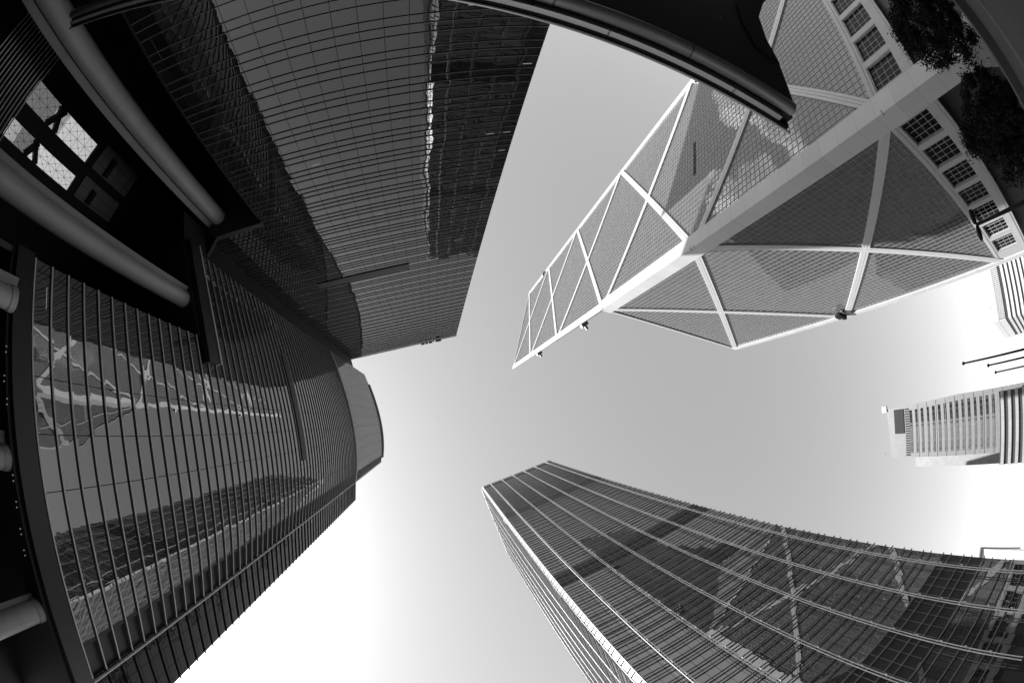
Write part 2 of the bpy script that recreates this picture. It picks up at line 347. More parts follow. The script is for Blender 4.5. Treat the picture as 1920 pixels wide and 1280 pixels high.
# ------------------------------------------------------------------ the white-braced bank tower (upper right)
def banktower():
    D = Vector((49.772, -33.508)); S = 52.2
    fL = Frame(D, -77.7, -1); fR = Frame(D, 12.3, 1)
    assert fL.n.dot(-D) > 0 and fR.n.dot(-D) > 0
    uE, uF = fL.u, fR.u
    E_, F_, G_, Cc = D + uE * S, D + uF * S, D + (uE + uF) * S, D + (uE + uF) * S / 2
    h = [18.4 + 52.4 * k for k in range(6)]
    t = thing('braced_tower', 'tall mirror glass tower crossed by big white diagonal braces', 'skyscraper', (Cc.x, Cc.y, GZ))
    # shafts: four triangular quadrants of different heights, sloping roofs towards the middle
    core = MB()
    ins = 0.25
    for P, Q, top, fr in ((E_, G_, h[3], None), (F_, G_, h[1], None)):
        core.prism([tuple(P), tuple(Q), tuple(Cc)] if (Q - P).cross(Cc - P) > 0 else [tuple(Q), tuple(P), tuple(Cc)], h[0], top)
        core.face([(P.x, P.y, top + .01), (Q.x, Q.y, top + .01), (Cc.x, Cc.y, top + 52.4)])
    core.face([(D.x, D.y, h[0]), (Cc.x, Cc.y, h[0]), (Cc.x, Cc.y, h[5]), (D.x, D.y, h[5])])
    core.face([(E_.x, E_.y, h[0]), (Cc.x, Cc.y, h[0]), (Cc.x, Cc.y, h[5]), (E_.x, E_.y, h[5])])
    core.face([(D.x, D.y, h[5]), (E_.x, E_.y, h[5]), (Cc.x, Cc.y, h[5])])
    core.face([(D.x, D.y, h[2]), (F_.x, F_.y, h[2]), (Cc.x, Cc.y, h[3])])
    core.face([(D.x, D.y, h[0]), (F_.x, F_.y, h[0]), (Cc.x, Cc.y, h[0])]); core.face([(D.x, D.y, h[0]), (E_.x, E_.y, h[0]), (Cc.x, Cc.y, h[0])])
    core.build('shaft_back', M['steel_dark'], t)
    for fr, top in ((fL, h[5]), (fR, h[2])):
        gl = MB(); gl.face([fr.p(0, 0, h[0]), fr.p(S, 0, h[0]), fr.p(S, 0, top), fr.p(0, 0, top)], [(0, h[0]), (S, h[0]), (S, top), (0, top)])
        gl.build('glass_facade', M['bank_glass'], t)
        gr = MB()
        n = 39
        for i in range(1, n):
            s = S * i / n; gr.fbox(fr, s - .05, s + .05, -.02, .06, h[0], top)
        nz = round((top - h[0]) / 1.3436)
        for i in range(1, nz):
            z = h[0] + (top - h[0]) * i / nz; gr.fbox(fr, 0, S, -.02, .05, z - .05, z + .05)
        gr.build('window_grid', M['bank_grid'], t)
        # diagonals
        levels = 5 if fr is fL else 2
        for k in range(levels):
            for a, c in (((0, h[k]), (S, h[k + 1])), ((S, h[k]), (0, h[k + 1]))):
                br = MB()
                for j, off in enumerate((-.62, 0, .62)):
                    br.fbar(fr, a, c, .54 if j != 1 else .5, .0, .34 + (.006 if a[0] else 0.0) + (.02 if j == 1 else 0), off)
                br.fbar(fr, a, c, 1.7, .0, .27 + (.006 if a[0] else 0.0))
                br.build('brace', M['bank_frame'], t)
        if fr is fL:
            vr = MB()
            for i in range(9): vr.fbox(fr, 18.9 + 1.12 * i, 19.75 + 1.12 * i, .0, .09, 70.7, 71.7)
            vr.build('vent_row', M['black'], t)
        e = MB(); e.fbox(fr, S - 1.3, S + .3, -.3, .42, 10.6, top); e.build('edge_column', M['bank_clad'], t)
        cp = MB(); cp.fbox(fr, 0, S, -.2, .36, top - .5, top + .3); cp.build('roof_edge', M['bank_frame'], t)
        # base band: square windows in a pale frame
        fz0, fz1, wz0, wz1 = 10.6, 20.3, 13.25, 18.55
        xs = [3.55 + 6.42 * i for i in range(8)]
        xs = [x for x in xs if x + 5.2 < S - 1.4]
        wl = MB()
        wl.fbox(fr, 3.05, S - 1.35, -.9, .16, fz0, wz0 - .35); wl.fbox(fr, 3.05, S - 1.35, -.9, .16, wz1 + .3, fz1)
        for q in (fz0 + .55, wz1 + .85):                           # projecting string courses
            wl.fbox(fr, 3.05, S - 1.35, .16, .24, q, q + .62)
        pr = 3.05
        for x in xs + [S - 1.35]:
            wl.fbox(fr, pr, min(x, S - 1.35), -.9, .157, wz0 - .35, wz1 + .3); pr = x + 5.2
        wl.build('window_band', M['band_stone'], t)
        for x in xs:
            wf = MB()
            for a_, b_, c_, d_ in ((x, x + .14, wz0 - .35, wz1 + .3), (x + 5.06, x + 5.2, wz0 - .35, wz1 + .3)):
                wf.fbox(fr, a_, b_, -.55, .12, c_, d_)
            wf.fbox(fr, x + .14, x + 5.06, -.55, .12, wz0 - .35, wz0 - .2); wf.fbox(fr, x + .14, x + 5.06, -.55, .12, wz1 + .15, wz1 + .3)
            wob = wf.build('window', M['band_stone'], t)
            pn = MB(); pn.face([fr.p(x + .14, -.3, wz0 - .2), fr.p(x + 5.06, -.3, wz0 - .2), fr.p(x + 5.06, -.3, wz1 + .15), fr.p(x + .14, -.3, wz1 + .15)], [(x, wz0), (x + 4.9, wz0), (x + 4.9, wz1), (x, wz1)])
            pn.build('pane', M['bank_window'], wob)
            mu = MB()
            for i in range(1, 4):
                s = x + .14 + 4.92 * i / 4; mu.fbox(fr, s - .035, s + .035, -.29, -.22, wz0 - .2, wz1 + .15)
                z = wz0 - .2 + (wz1 - wz0 + .35) * i / 4; mu.fbox(fr, x + .14, x + 5.06, -.29, -.225, z - .035, z + .035)
            mu.build('glazing_bar', M['tube_grey'], wob)
        # recessed dark ground floors
        bs = MB(); bs.fbox(fr, 1.5, S, -3.2, -2.6, GZ, 18.3); bs.build('base_wall', M['dark_stone'], t)
    # corner column where the two faces meet, pointed granite foot
    q = lambda a_, b_: tuple(D + uE * a_ + uF * b_)
    cc = MB(); cc.prism([q(3.0, .3), q(.3, .3), q(.3, 3.0), q(-.45, 3.0), q(-.45, -.45), q(3.0, -.45)], 1.2, h[2] + 1.0)
    cc.build('corner_column', M['bank_clad'], t)
    cu = MB(); cu.prism([q(2.3, .3), q(.3, .3), q(-.45, -.15), q(-.45, -.45), q(2.3, -.45)], h[2] + 1.0, h[5] + .6)
    cu.build('corner_column', M['bank_clad'], t)
    ft = MB(); top_ = [q(3.0, -.45), q(-.45, -.45), q(-.45, 3.0), q(1.5, 1.5)]; bot = [q(3.4, -1.6), q(-1.6, -1.6), q(-1.6, 3.4), q(1.5, 1.5)]
    for i in range(4):
        j = (i + 1) % 4; ft.face([(*bot[i], GZ), (*bot[j], GZ), (*top_[j], 1.2), (*top_[i], 1.2)], [(0, 0), (4, 0), (4, 3), (0, 3)])
    ft.build('column_foot', M['granite'], t)
    return fL, fR, D, Cc, h, S
fL, fR, bD, bC, bh, bS = banktower()

# window-cleaning cradles and roof rigs on that tower
def cradle(name, label, fr, s, o, z, l, k_=1.0, group='cleaning rigs hanging on the braced tower'):
    p = fr.p(s, o, z)
    t = thing(name, label, 'cleaning rig', p, group)
    b = MB(); q = lambda v: z + v * k_
    b.fbox(fr, s - l / 2, s + l / 2, o + .1, o + .1 + k_, z, q(.15)); b.fbox(fr, s - l / 2, s + l / 2, o + .02 + k_, o + .1 + k_, q(.15), q(1.15)); b.fbox(fr, s - l / 2, s + l / 2, o + .1, o + .18, q(.15), q(1.15))
    for k in (-1, 1): b.fbox(fr, s + k * l / 2 - .05, s + k * l / 2 + .05, o + .18, o + .02 + k_, q(.15), q(1.15))
    b.build('platform', M['black'], t)
    c = MB(); c.fbox(fr, s - l * .28, s + l * .28, o + .2, o + k_, q(1.15), q(2.3)); c.build('winch', M['black'], t)
    for k in (-.42, .42):
        d = MB(); d.fbox(fr, s + l * k - .05, s + l * k + .05, o + .3 * k_, o + .45 * k_, q(1.15), q(3.0)); d.build('hanger', M['steel'], t)
cradle('cleaning_cradle', 'black cleaning cradle hanging near the lower right edge of the braced tower', fR, 49.0, .5, 69.5, 3.6)
cradle('cleaning_cradle', 'small dark cradle high at the left edge of the braced tower', fL, 50.3, .45, 234.5, 2.6, .8)
cradle('cleaning_cradle', 'small dark cradle at the left edge just below the canopy tip', fL, 49.2, .15, 67.6, 1.2, .5)
def rig(label, s, z):
    # roof davit hung on the inner edge of the tall shaft
    u = (bC - bD).normalized(); az = math.degrees(math.atan2(u.y, u.x)); f = Frame(bD, az, 1)
    t = thing('roof_davit', label, 'cleaning rig', f.p(s, 0, z), 'davits on the back edge of the tall shaft')
    b = MB(); b.fbox(f, s - 1.4, s + 1.4, .1, 1.6, z, z + 1.6); b.build('davit_body', M['steel_dark'], t)
    c = MB(); c.fbox(f, s - .5, s + .5, 1.6, 3.0, z + .3, z + .8); c.build('davit_arm', M['steel_dark'], t)
rig('upper dark davit on the thin shadowed edge near the pointed top', 2.0, 216.0)
rig('lower dark davit on the thin shadowed edge, nearer the step of the tower', 2.6, 148.0)

# ------------------------------------------------------------------ the square tower with tube bars (bottom)
def tubetower():
    H = 268.0
    a = Vector((29.111, 40.924)); bb = Vector((70.232, 25.478)); W = (bb - a).length
    az = math.degrees(math.atan2((bb - a).y, (bb - a).x))
    fF = Frame(a, az, -1)
    c = Vector((28.44, 42.37))
    fS = Frame(c, az + 90, 1)
    assert fF.n.dot(-a) > 0 and fS.n.dot(-c) > 0
    t = thing('square_tower', 'square grey glass tower ringed by steel tubes with a pale striped corner', 'skyscraper', (*(a + fF.u * W / 2 - fF.n * W / 2), GZ))
    SW = 44.5
    back = MB(); back.prism([tuple(a - fF.n * .3), tuple(bb - fF.n * .3), fF.xy(W, -SW), fF.xy(0, -SW)], GZ, H - .5); back.build('core', M['core'], t)
    FH = 4.4; nf = int((H - 8) / FH)
    bands = [(178.5, 187.0), (97.5, 106.0), (18.0, 26.4)]
    inband = lambda z: any(p <= z <= q for p, q in bands)
    for fr, wd in ((fF, W), (fS, SW)):
        gl = MB(); gl.face([fr.p(0, 0, GZ), fr.p(wd, 0, GZ), fr.p(wd, 0, H), fr.p(0, 0, H)], [(0, GZ), (wd, GZ), (wd, H), (0, H)]); gl.build('glass_facade', M['ck_glass'], t)
        tb = MB()
        for k in range(nf):
            z = 7.0 + k * FH
            for dz in (0.0, 1.68):
                tb.fbox(fr, .0, wd - .1, .28, .54, z + dz - .06, z + dz + .06)
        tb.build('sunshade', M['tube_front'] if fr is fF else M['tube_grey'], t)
        vs = [4.8 + 7.15 * k for k in range(6)]
        for s in vs:
            vt = MB()
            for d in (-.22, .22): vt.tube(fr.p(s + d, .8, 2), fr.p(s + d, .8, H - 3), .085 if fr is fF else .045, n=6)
            for k in range(nf):
                z = 7.0 + k * FH
                vt.fbox(fr, s - .05, s + .05, .05, .8, z - .05, z + .05); vt.fbox(fr, s - .05, s + .05, .85, 1.35, z + .55, z + .65); vt.fbox(fr, s - .05, s + .05, 1.25, 1.35, z + .65, z + 1.0)
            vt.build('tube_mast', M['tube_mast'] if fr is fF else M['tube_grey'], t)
        for p, q in bands:
            lv = MB(); lv.face([fr.p(0, .03, p), fr.p(wd, .03, p), fr.p(wd, .03, q), fr.p(0, .03, q)], [(0, p), (wd, p), (wd, q), (0, q)]); lv.build('louvre_band', M['louvre'], t)
            lb = MB()
            for i in range(1, 24): lb.fbox(fr, wd * i / 24 - .06, wd * i / 24 + .06, .035, .09, p, q)
            lb.build('louvre_post', M['steel_dark'], t)
        pt = MB(); pt.fbox(fr, -.2, wd, .0, .5, H - 4.6, H); pt.build('parapet', M['steel_dark'], t)
    # chamfered corner with pale panels, two slots a floor
    cw = (a - c).length; azc = math.degrees(math.atan2((a - c).y, (a - c).x)); fC = Frame(c, azc, -1)
    if fC.n.dot(fF.n) < 0: fC = Frame(c, azc, 1)
    bk = MB(); bk.fbox(fC, 0, cw, -.5, -.02, GZ, H - 1); bk.build('corner_backing', M['black'], t)
    cp = MB()
    for k in range(-1, nf + 1):
        z = 7.0 + k * FH
        cp.fbox(fC, .06, cw - .06, -.1, .06, z + .25, z + 1.35); cp.fbox(fC, .06, cw - .06, -.1, .06, z + 1.85, z + FH - .25)
    cp.build('corner_panel', M['ck_panel'], t)
    for s in (0.0, cw - .1):
        ed = MB(); ed.fbox(fC, s, s + .1, -.2, .2, GZ, H); ed.build('corner_trim', M['ck_panel'], t)
tubetower()

# ------------------------------------------------------------------ the dark flat tower (upper left)
KA = 152.0
fA = Frame((6.783, -28.967), math.degrees(math.atan2(8.0997, -32.104)), -1)
assert fA.n.dot(-fA.a) > 0
def text_mesh(txt, size, depth):
    cu = bpy.data.curves.new('letters', 'FONT'); cu.body = txt; cu.size = size; cu.extrude = depth; cu.resolution_u = 3
    ob = bpy.data.objects.new('letters', cu); C.objects.link(ob)
    bpy.context.view_layer.update()
    me = bpy.data.meshes.new_from_object(ob.evaluated_get(bpy.context.evaluated_depsgraph_get()))
    C.objects.unlink(ob); bpy.data.objects.remove(ob)
    return me
def darktower():
    t = thing('finned_tower', 'dark flat glass tower lined with thin horizontal fins', 'skyscraper', (*fA.xy(19, -15), GZ))
    N0, W, ZN = 29.6, 38.4, 46.2         # the left part starts only above ZN, over the tall columns
    gl = MB()
    for s0, s1, z0 in ((0, N0, 3.0), (N0, W, ZN)):
        gl.face([fA.p(s0, 0, z0), fA.p(s1, 0, z0), fA.p(s1, 0, KA), fA.p(s0, 0, KA)], [(s0, z0), (s1, z0), (s1, KA), (s0, KA)])
    gl.build('glass_facade', M['dark_glass'], t)
    bk = MB()
    bk.prism([fA.xy(0, -.3), fA.xy(0, -32), fA.xy(N0, -32), fA.xy(N0, -.3)], 3.0, KA)
    bk.prism([fA.xy(N0, -.3), fA.xy(N0, -32), fA.xy(W, -30), fA.xy(W, -.3)], ZN, KA)
    bk.build('core', M['core'], t)
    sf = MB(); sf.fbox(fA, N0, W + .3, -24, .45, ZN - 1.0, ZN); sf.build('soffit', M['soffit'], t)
    ed = MB(); ed.fbox(fA, N0 + .002, N0 + .25, -8, -.02, 3.0, ZN - 1.0); ed.build('wall_edge', M['black'], t)
    fn = MB()
    z = 6.0; P = 3.52
    while z < KA - 3:
        for d in (0.0, .93, 1.92):
            zz = z + d
            if 71.2 < zz < 74.2:
                fn.fbox(fA, 0, 12.4, 0.0, .085, zz - .02, zz + .02); fn.fbox(fA, 28.9, W, 0.0, .085, zz - .02, zz + .02); continue
            fn.fbox(fA, 0, W if zz > ZN else N0, 0.0, .085, zz - .02, zz + .02)
        z += P
    fn.build('sunshade', M['dark_fin'], t)
    bl = MB(); bl.fbox(fA, 12.4, 28.9, .02, .16, 71.4, 74.0); bl.build('louvre_band', M['louvre'], t)
    pp = MB(); pp.fbox(fA, -.2, W, -.3, .16, KA - .9, KA); pp.build('parapet', M['curved_fin'], t)
    # rooftop letters and round emblem
    me = text_mesh('ICBC', 2.1, .15); me.materials.append(M['black'])
    lt = bpy.data.objects.new('sign_letters', me); C.objects.link(lt); lt.parent = t
    # viewed from outside, reading direction runs along +s of the facade
    mm = Matrix.Identity(4); rd, up, nv = Vector((fA.u.x, fA.u.y, 0)), Vector((0, 0, 1)), Vector((fA.n.x, fA.n.y, 0))
    if rd.cross(up).dot(nv) < 0: rd = -rd
    st = fA.p(7.9, .55, KA - 2.2)
    if rd.dot(Vector((fA.u.x, fA.u.y, 0))) < 0: st = fA.p(13.2, .55, KA - 2.2)
    for i in range(3): mm[i][0], mm[i][1], mm[i][2], mm[i][3] = rd[i], up[i], nv[i], st[i]
    lt.matrix_parent_inverse = Matrix.Translation(-t.location); lt.matrix_basis = mm
    em = MB()
    c0 = fA.p(6.4, .4, KA - 1.5); nv3 = Vector((fA.n.x, fA.n.y, 0))
    em.tube(c0, c0 + nv3 * .3, 1.05, n=24); em.build('sign_emblem', M['black'], t)
    # tall column in front of the recess, with its flat fin
    column(t, -141.6, 36.2, 1.02, -144.4, -143.35, ZN - 1.0)
    return t

def pol(az, d): return Vector((d * math.cos(R(az)), d * math.sin(R(az))))
def column(t, az, d, r, fa0, fa1, z1):
    c = pol(az, d)
    b = MB(); b.tube((c.x, c.y, GZ), (c.x, c.y, z1), r, n=40, caps=False)
    b.tube((c.x, c.y, z1 - .5), (c.x, c.y, z1), r + .05, n=40, caps=False)
    o = b.build('column', M['column'], t, weld=True)
    f = MB(); p, q = pol(fa0, d), pol(fa1, d); u = c.normalized()
    f.prism([tuple(p), tuple(q), tuple(q + u * .8), tuple(p + u * .8)], GZ, z1)
    f.build('column_fin', M['column_fin'], o)
    return o
tA = darktower()

# ------------------------------------------------------------------ the curved tower (left)
def curve_x(y): return -9.281e-5 * y ** 3 - 9.551e-3 * y ** 2 + 0.2488 * y - 22.091
def curve_pts(y0, y1, n):
    out = []
    for i in range(n + 1):
        y = y0 + (y1 - y0) * i / n
        dx = (curve_x(y + .01) - curve_x(y - .01)) / .02
        nn = Vector((1.0, -dx)).normalized()
        out.append((curve_x(y), y, nn.x, nn.y))
    return out
def y_at(az):
    # where the ray of that azimuth crosses the curve
    lo, hi = -19.0, 19.0
    f = lambda y: math.atan2(y, -curve_x(y))       # 0 at az 180, grows with y
    tgt = R(180 - az) if az > 0 else -R(180 + az)
    for _ in range(60):
        mid = (lo + hi) / 2
        if f(mid) < tgt: lo = mid
        else: hi = mid
    return lo
def curvedtower():
    t = thing('curved_tower', 'curved glass tower with deep fins standing on round columns', 'skyscraper', (-34, 2, GZ))
    HT, ZB, ZL, ZU = 176.0, 115.4, 15.4, 39.4
    yR = y_at(-149.4); yN = y_at(-164.6); yG = 14.4; yE = 17.2
    gm = M['curved_glass']
    def sheet(y0, y1, z0, z1, n):
        g = MB(); pts = curve_pts(y0, y1, n); acc = y0
        for i in range(n):
            a, b2 = pts[i], pts[i + 1]; L = math.hypot(a[0] - b2[0], a[1] - b2[1])
            g.face([(a[0], a[1], z0), (b2[0], b2[1], z0), (b2[0], b2[1], z1), (a[0], a[1], z1)], [(acc, z0), (acc + L, z0), (acc + L, z1), (acc, z1)], smooth=True); acc += L
        return g
    g = sheet(yN, yG, ZL - 1.8, HT, 60); g2 = sheet(yR, yN, ZU, HT, 26)
    base = len(g.v)
    for f, mi, sm in zip(g2.f, g2.mi, g2.sm): g.f.append(tuple(i + base for i in f)); g.mi.append(mi); g.sm.append(sm)
    g.v += g2.v; g.uv += g2.uv
    g.build('glass_facade', gm, t, weld=True)
    # body behind the glass
    bk = MB()
    cv = [(x - nx * .3, y - ny * .3) for x, y, nx, ny in curve_pts(yR, yG, 30)]
    bk.prism(cv + [(-21.6, 22.0), (-46, 22.0), (-54, -14)], ZU, 116.4)
    bk.prism(cv + [(-30, 16), (-44, 16), (-50, -14)], 116.4, HT - .5)
    cl = [(x - nx * .3, y - ny * .3) for x, y, nx, ny in curve_pts(yN, yG, 24)]
    bk.prism(cl + [(-21.6, 22.0), (-46, 22.0), (-46, -12.5)], ZL - 2.0, ZU - .02)
    bk.build('core', M['core'], t)
    # flank that runs back from the curved face
    fl = MB()
    p0, p1 = Vector((-21.05, 16.9)), Vector((-21.25, 22.1)); L = (p1 - p0).length
    fl.face([(*p0, ZL - 1.8), (*p1, ZL - 1.8), (*p1, 116.6), (*p0, 116.6)], [(0, ZL), (L, ZL), (L, 116.6), (0, 116.6)])
    fl.build('flank_glass', M['flank_glass'], t)
    ff = Frame(p0, math.degrees(math.atan2((p1 - p0).y, (p1 - p0).x)), -1)
    if ff.n.dot(-p0) < 0: ff = Frame(p0, math.degrees(math.atan2((p1 - p0).y, (p1 - p0).x)), 1)
    fb = MB()
    for i in range(58):
        z = ZL + 1.75 * i; fb.fbox(ff, 0, L + .12, 0, .12, z - .04, z + .04)
    fb.build('flank_sunshade', M['black'], t)
    # sun fins, one every half storey
    fn = MB()
    k = 0
    while True:
        z = ZL + 1.75 * k; k += 1
        if z > HT - 2: break
        if abs(z - ZB) < 1.2 or 66.6 < z < 69.4 and False: continue
        low = z < ZU + 2.6
        y0 = yN if low else yR
        d = .135 if z < ZB else .055
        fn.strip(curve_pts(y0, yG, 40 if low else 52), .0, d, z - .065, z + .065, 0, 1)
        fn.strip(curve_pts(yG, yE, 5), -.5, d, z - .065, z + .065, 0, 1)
    fn.build('sunshade', [M['curved_fin'], M['fin_under_shade']], t)
    bt = MB(); bt.strip(curve_pts(yR, yE, 56), 0, .24, ZB - .9, ZB + .9); bt.build('belt', M['dark_fin'], t)
    lb = MB(); lb.strip(curve_pts(y_at(-160.3), y_at(160.9), 40), .02, .26, 66.7, 69.2); lb.build('louvre_band', M['louvre'], t)
    pp = MB(); pp.strip(curve_pts(yR + 4.0, yG + 1.2, 50), -.3, .45, HT - 1.2, HT + .3); pp.build('parapet', M['dark_fin'], t)
    # edge rod that ties the fin ends, and the ladder cells behind it
    e = curve_pts(yE, yE + .01, 1)[0]
    rd = MB(); rd.fbox(Frame((e[0], e[1]), math.degrees(math.atan2(e[3], e[2])), 1), -.04, .2, -.06, .06, ZL - .4, HT - 1.5); rd.build('edge_blade', M['curved_fin'], t)
    cell = MB(); q = curve_pts(yG, yE, 6); cell.strip(q, -.62, -.5, ZL - .4, HT - 1.5); cell.build('slot_wall', M['black'], t)
    gj = curve_pts(yG, yG + .02, 1); jm = MB(); jm.strip([gj[0], (gj[0][0], gj[0][1] + .25, gj[0][2], gj[0][3])], -.62, .02, ZL - .4, HT - 1); jm.build('glass_jamb', M['fascia'], t)
    # fascia and soffit under the lowest fin
    fa = MB(); fa.strip(curve_pts(yN, yE + .2, 40), -.25, .45, ZL - 2.0, ZL - .4); fa.build('fascia', M['fascia'], t)
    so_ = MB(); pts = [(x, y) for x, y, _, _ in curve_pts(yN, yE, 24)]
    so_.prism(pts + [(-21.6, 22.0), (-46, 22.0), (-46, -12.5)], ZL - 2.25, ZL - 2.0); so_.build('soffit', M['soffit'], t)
    # upper eave over the two tallest columns
    yT = y_at(-170.0)
    ev = MB(); ev.strip(curve_pts(yR, yT, 24), -.2, .75, ZU - .2, ZU + 2.2); ev.build('eave_fascia', M['fascia'], t)
    el = MB(); el.strip(curve_pts(yR, yT, 24), .1, .85, ZU + 2.2, ZU + 2.42); el.build('eave_lip', M['curved_fin'], t)
    us = MB(); pts = [(x, y) for x, y, _, _ in curve_pts(yR, yN, 12)]
    us.prism(pts + [(-40, -9.0), (-54, -14)], ZU - .5, ZU - .2); us.build('soffit', M['soffit'], t)
    rw = MB(); pN = curve_pts(yN, yN + .01, 1)[0]
    rw.prism([(pN[0], pN[1]), (pN[0] + .02, pN[1] + .35), (-46.2, -12.2), (-46.3, -12.6)], GZ, ZU - .5); rw.build('return_wall', M['core'], t)
    # corner wall between the two linked towers
    lk = MB(); pR = curve_pts(yR, yR + .01, 1)[0]
    w2 = fA.xy(38.4, -.6); lk.prism([(pR[0], pR[1]), (pR[0] - 2.2, pR[1] - .4), w2, (w2[0] + .8, w2[1] - .5)], ZU - .3, 150); lk.build('link_wall', M['black'], t)
    # columns
    for az, d, r, f0, f1, z1 in ((-158.9, 28.9, .88, -156.2, -157.25, ZU - .5), (-170.6, 22.6, .62, -167.8, -169.2, ZL - 2.25), (169.9, 22.3, .62, 173.2, 171.4, ZL - 2.25), (151.2, 24.4, .62, 153.4, 152.2, ZL - 2.25)):
        column(t, az, d, r, f0, f1, z1)
    # dark lobby wall set back under the soffit
    lw = MB(); pts = [(x - 7.5, y) for x, y, _, _ in curve_pts(yN, yE, 16)]
    lw.prism(pts + [(-30, 21.5), (-46, 21.5), (-46, -12)], GZ, ZL - 2.25); lw.build('lobby_wall', M['black'], t)
    for x, y in ((-21.95, -1.26), (-21.9, .15), (-21.4, 1.21), (-20.95, 4.79), (-20.9, 6.08), (-20.9, 7.44), (-20.95, 8.56)):
        for d in (-.14, .14):
            dl = MB(); dl.tube((x - .35, y + d, ZL - 2.32), (x - .35, y + d, ZL - 2.25), .035, n=8); dl.build('downlight', M['glow'], t)
curvedtower()

# ------------------------------------------------------------------ atrium wall between the tall columns: dark steel, openings to the sky
def atrium():
    d = 46.0; az = -150.0
    f = Frame(pol(az, d), az + 90, 1)
    if f.n.dot(pol(az, d)) > 0: f = Frame(pol(az, d), az + 90, -1)
    t = thing('atrium_wall', 'dark atrium wall with cable-held panes and steel bracing between tall columns', 'wall', (*pol(az, d), GZ))
    zt, zb = 28.7, 15.6
    cols = ((-.4, 1.9), (-3.95, -2.17))
    w_ = MB()
    w_.fbox(f, -16.0, 16, -.5, 0, GZ, zb); w_.fbox(f, -16.0, 16, -.5, 0, zt, 45.2)
    for s0, s1 in ((-16.0, -3.95), (-2.17, -.4), (1.9, 16)): w_.fbox(f, s0, s1, -.5, -.003, zb, zt)
    w_.build('wall', M['black'], t)
    for i, (s0, s1) in enumerate(cols):
        for q0, q1, pm in ((zb, 17.6, 'grey_pane' if i else 'dim_pane'), (17.6, 20.3, 'dim_pane'), (20.3, 22.6, 'clear' if i else 'grey_pane'), (22.6, zt, 'clear')):
            p = MB(); p.face([f.p(s0, -.3, q0), f.p(s1, -.3, q0), f.p(s1, -.3, q1), f.p(s0, -.3, q1)], [(s0, q0), (s1, q0), (s1, q1), (s0, q1)])
            p.build('pane', M[pm], t)
        up = MB(); up.fbox(f, s0 + .1, s1 + .9, .02, .2, zt + 1.0, 37.5); up.build('blind_panel', M['blind'], t)
        lg = MB(); lg.fbox(f, s0 + .3, s1 + .2, .2, .7, zt + 3.2, zt + 3.9); lg.build('ledge', M['black'], t)
        for a, c in ((((s0, 20.1), (s1, 21.6)), ((s0, 21.9), (s1, 20.6))) if i == 0 else (((s0, 19.9), (s1, 20.9)), ((s0, 22.0), (s1, 20.3)))):
            br = MB(); br.fbar(f, a, c, .62, -.6, .15); br.build('brace', M['black'], t)
        cb = MB()
        n = 8
        zs = [zb + (zt - zb) * k / n for k in range(n + 1)]
        for k in range(n):
            for q in range(2):
                x0, x1 = s0 + (s1 - s0) * q / 2, s0 + (s1 - s0) * (q + 1) / 2
                mx, mz = (x0 + x1) / 2, (zs[k] + zs[k + 1]) / 2
                for ex, ez in ((x0, zs[k]), (x1, zs[k]), (x0, zs[k + 1]), (x1, zs[k + 1])): cb.tube(f.p(ex, -.22, ez), f.p(mx, -.05 + .2 * random.random(), mz), .016, n=4, caps=False)
                cb.ball(f.p(mx, -.05, mz), .07, .07, .07, 6, 4)
            cb.tube(f.p(s0, -.26, zs[k]), f.p(s1, -.26, zs[k]), .02, n=4, caps=False)
        cb.tube(f.p((s0 + s1) / 2, -.26, zb), f.p((s0 + s1) / 2, -.26, zt), .02, n=4, caps=False)
        cb.build('cable_net', M['black'], t)
    sl_ = MB()
    for k in range(14): sl_.fbox(f, -6.2, 4.75, .5, .75, 15.5 - .56 * k, 15.5 - .56 * k + .10)
    sl_.build('slat_screen', M['steel'], t)
    po = MB(); po.fbox(f, 4.75, 5.1, .45, .85, 6.5, 15.9); po.build('screen_post', M['column'], t)
    # side cheek closing the recess next to the dark tower
    rf = MB(); rf.prism([tuple(pol(-130, 44)), tuple(pol(-136, 35.5)), tuple(pol(-142, 34.5)), tuple(pol(-149, 33.6)), tuple(pol(-166, 40)), tuple(pol(-166, 56)), tuple(pol(-150, 58)), tuple(pol(-130, 58))][::-1], 45.21, 45.9); rf.build('roof_slab', M['black'], t)
    q0 = f.xy(15.9, -.2); q1 = fA.xy(29.8, -8.0)
    ck = MB(); ck.prism([q0, (q0[0] - .5, q0[1] - .5), (q1[0] - .5, q1[1] - .5), q1], GZ, 46.0); ck.build('side_wall', M['black'], t)
atrium()

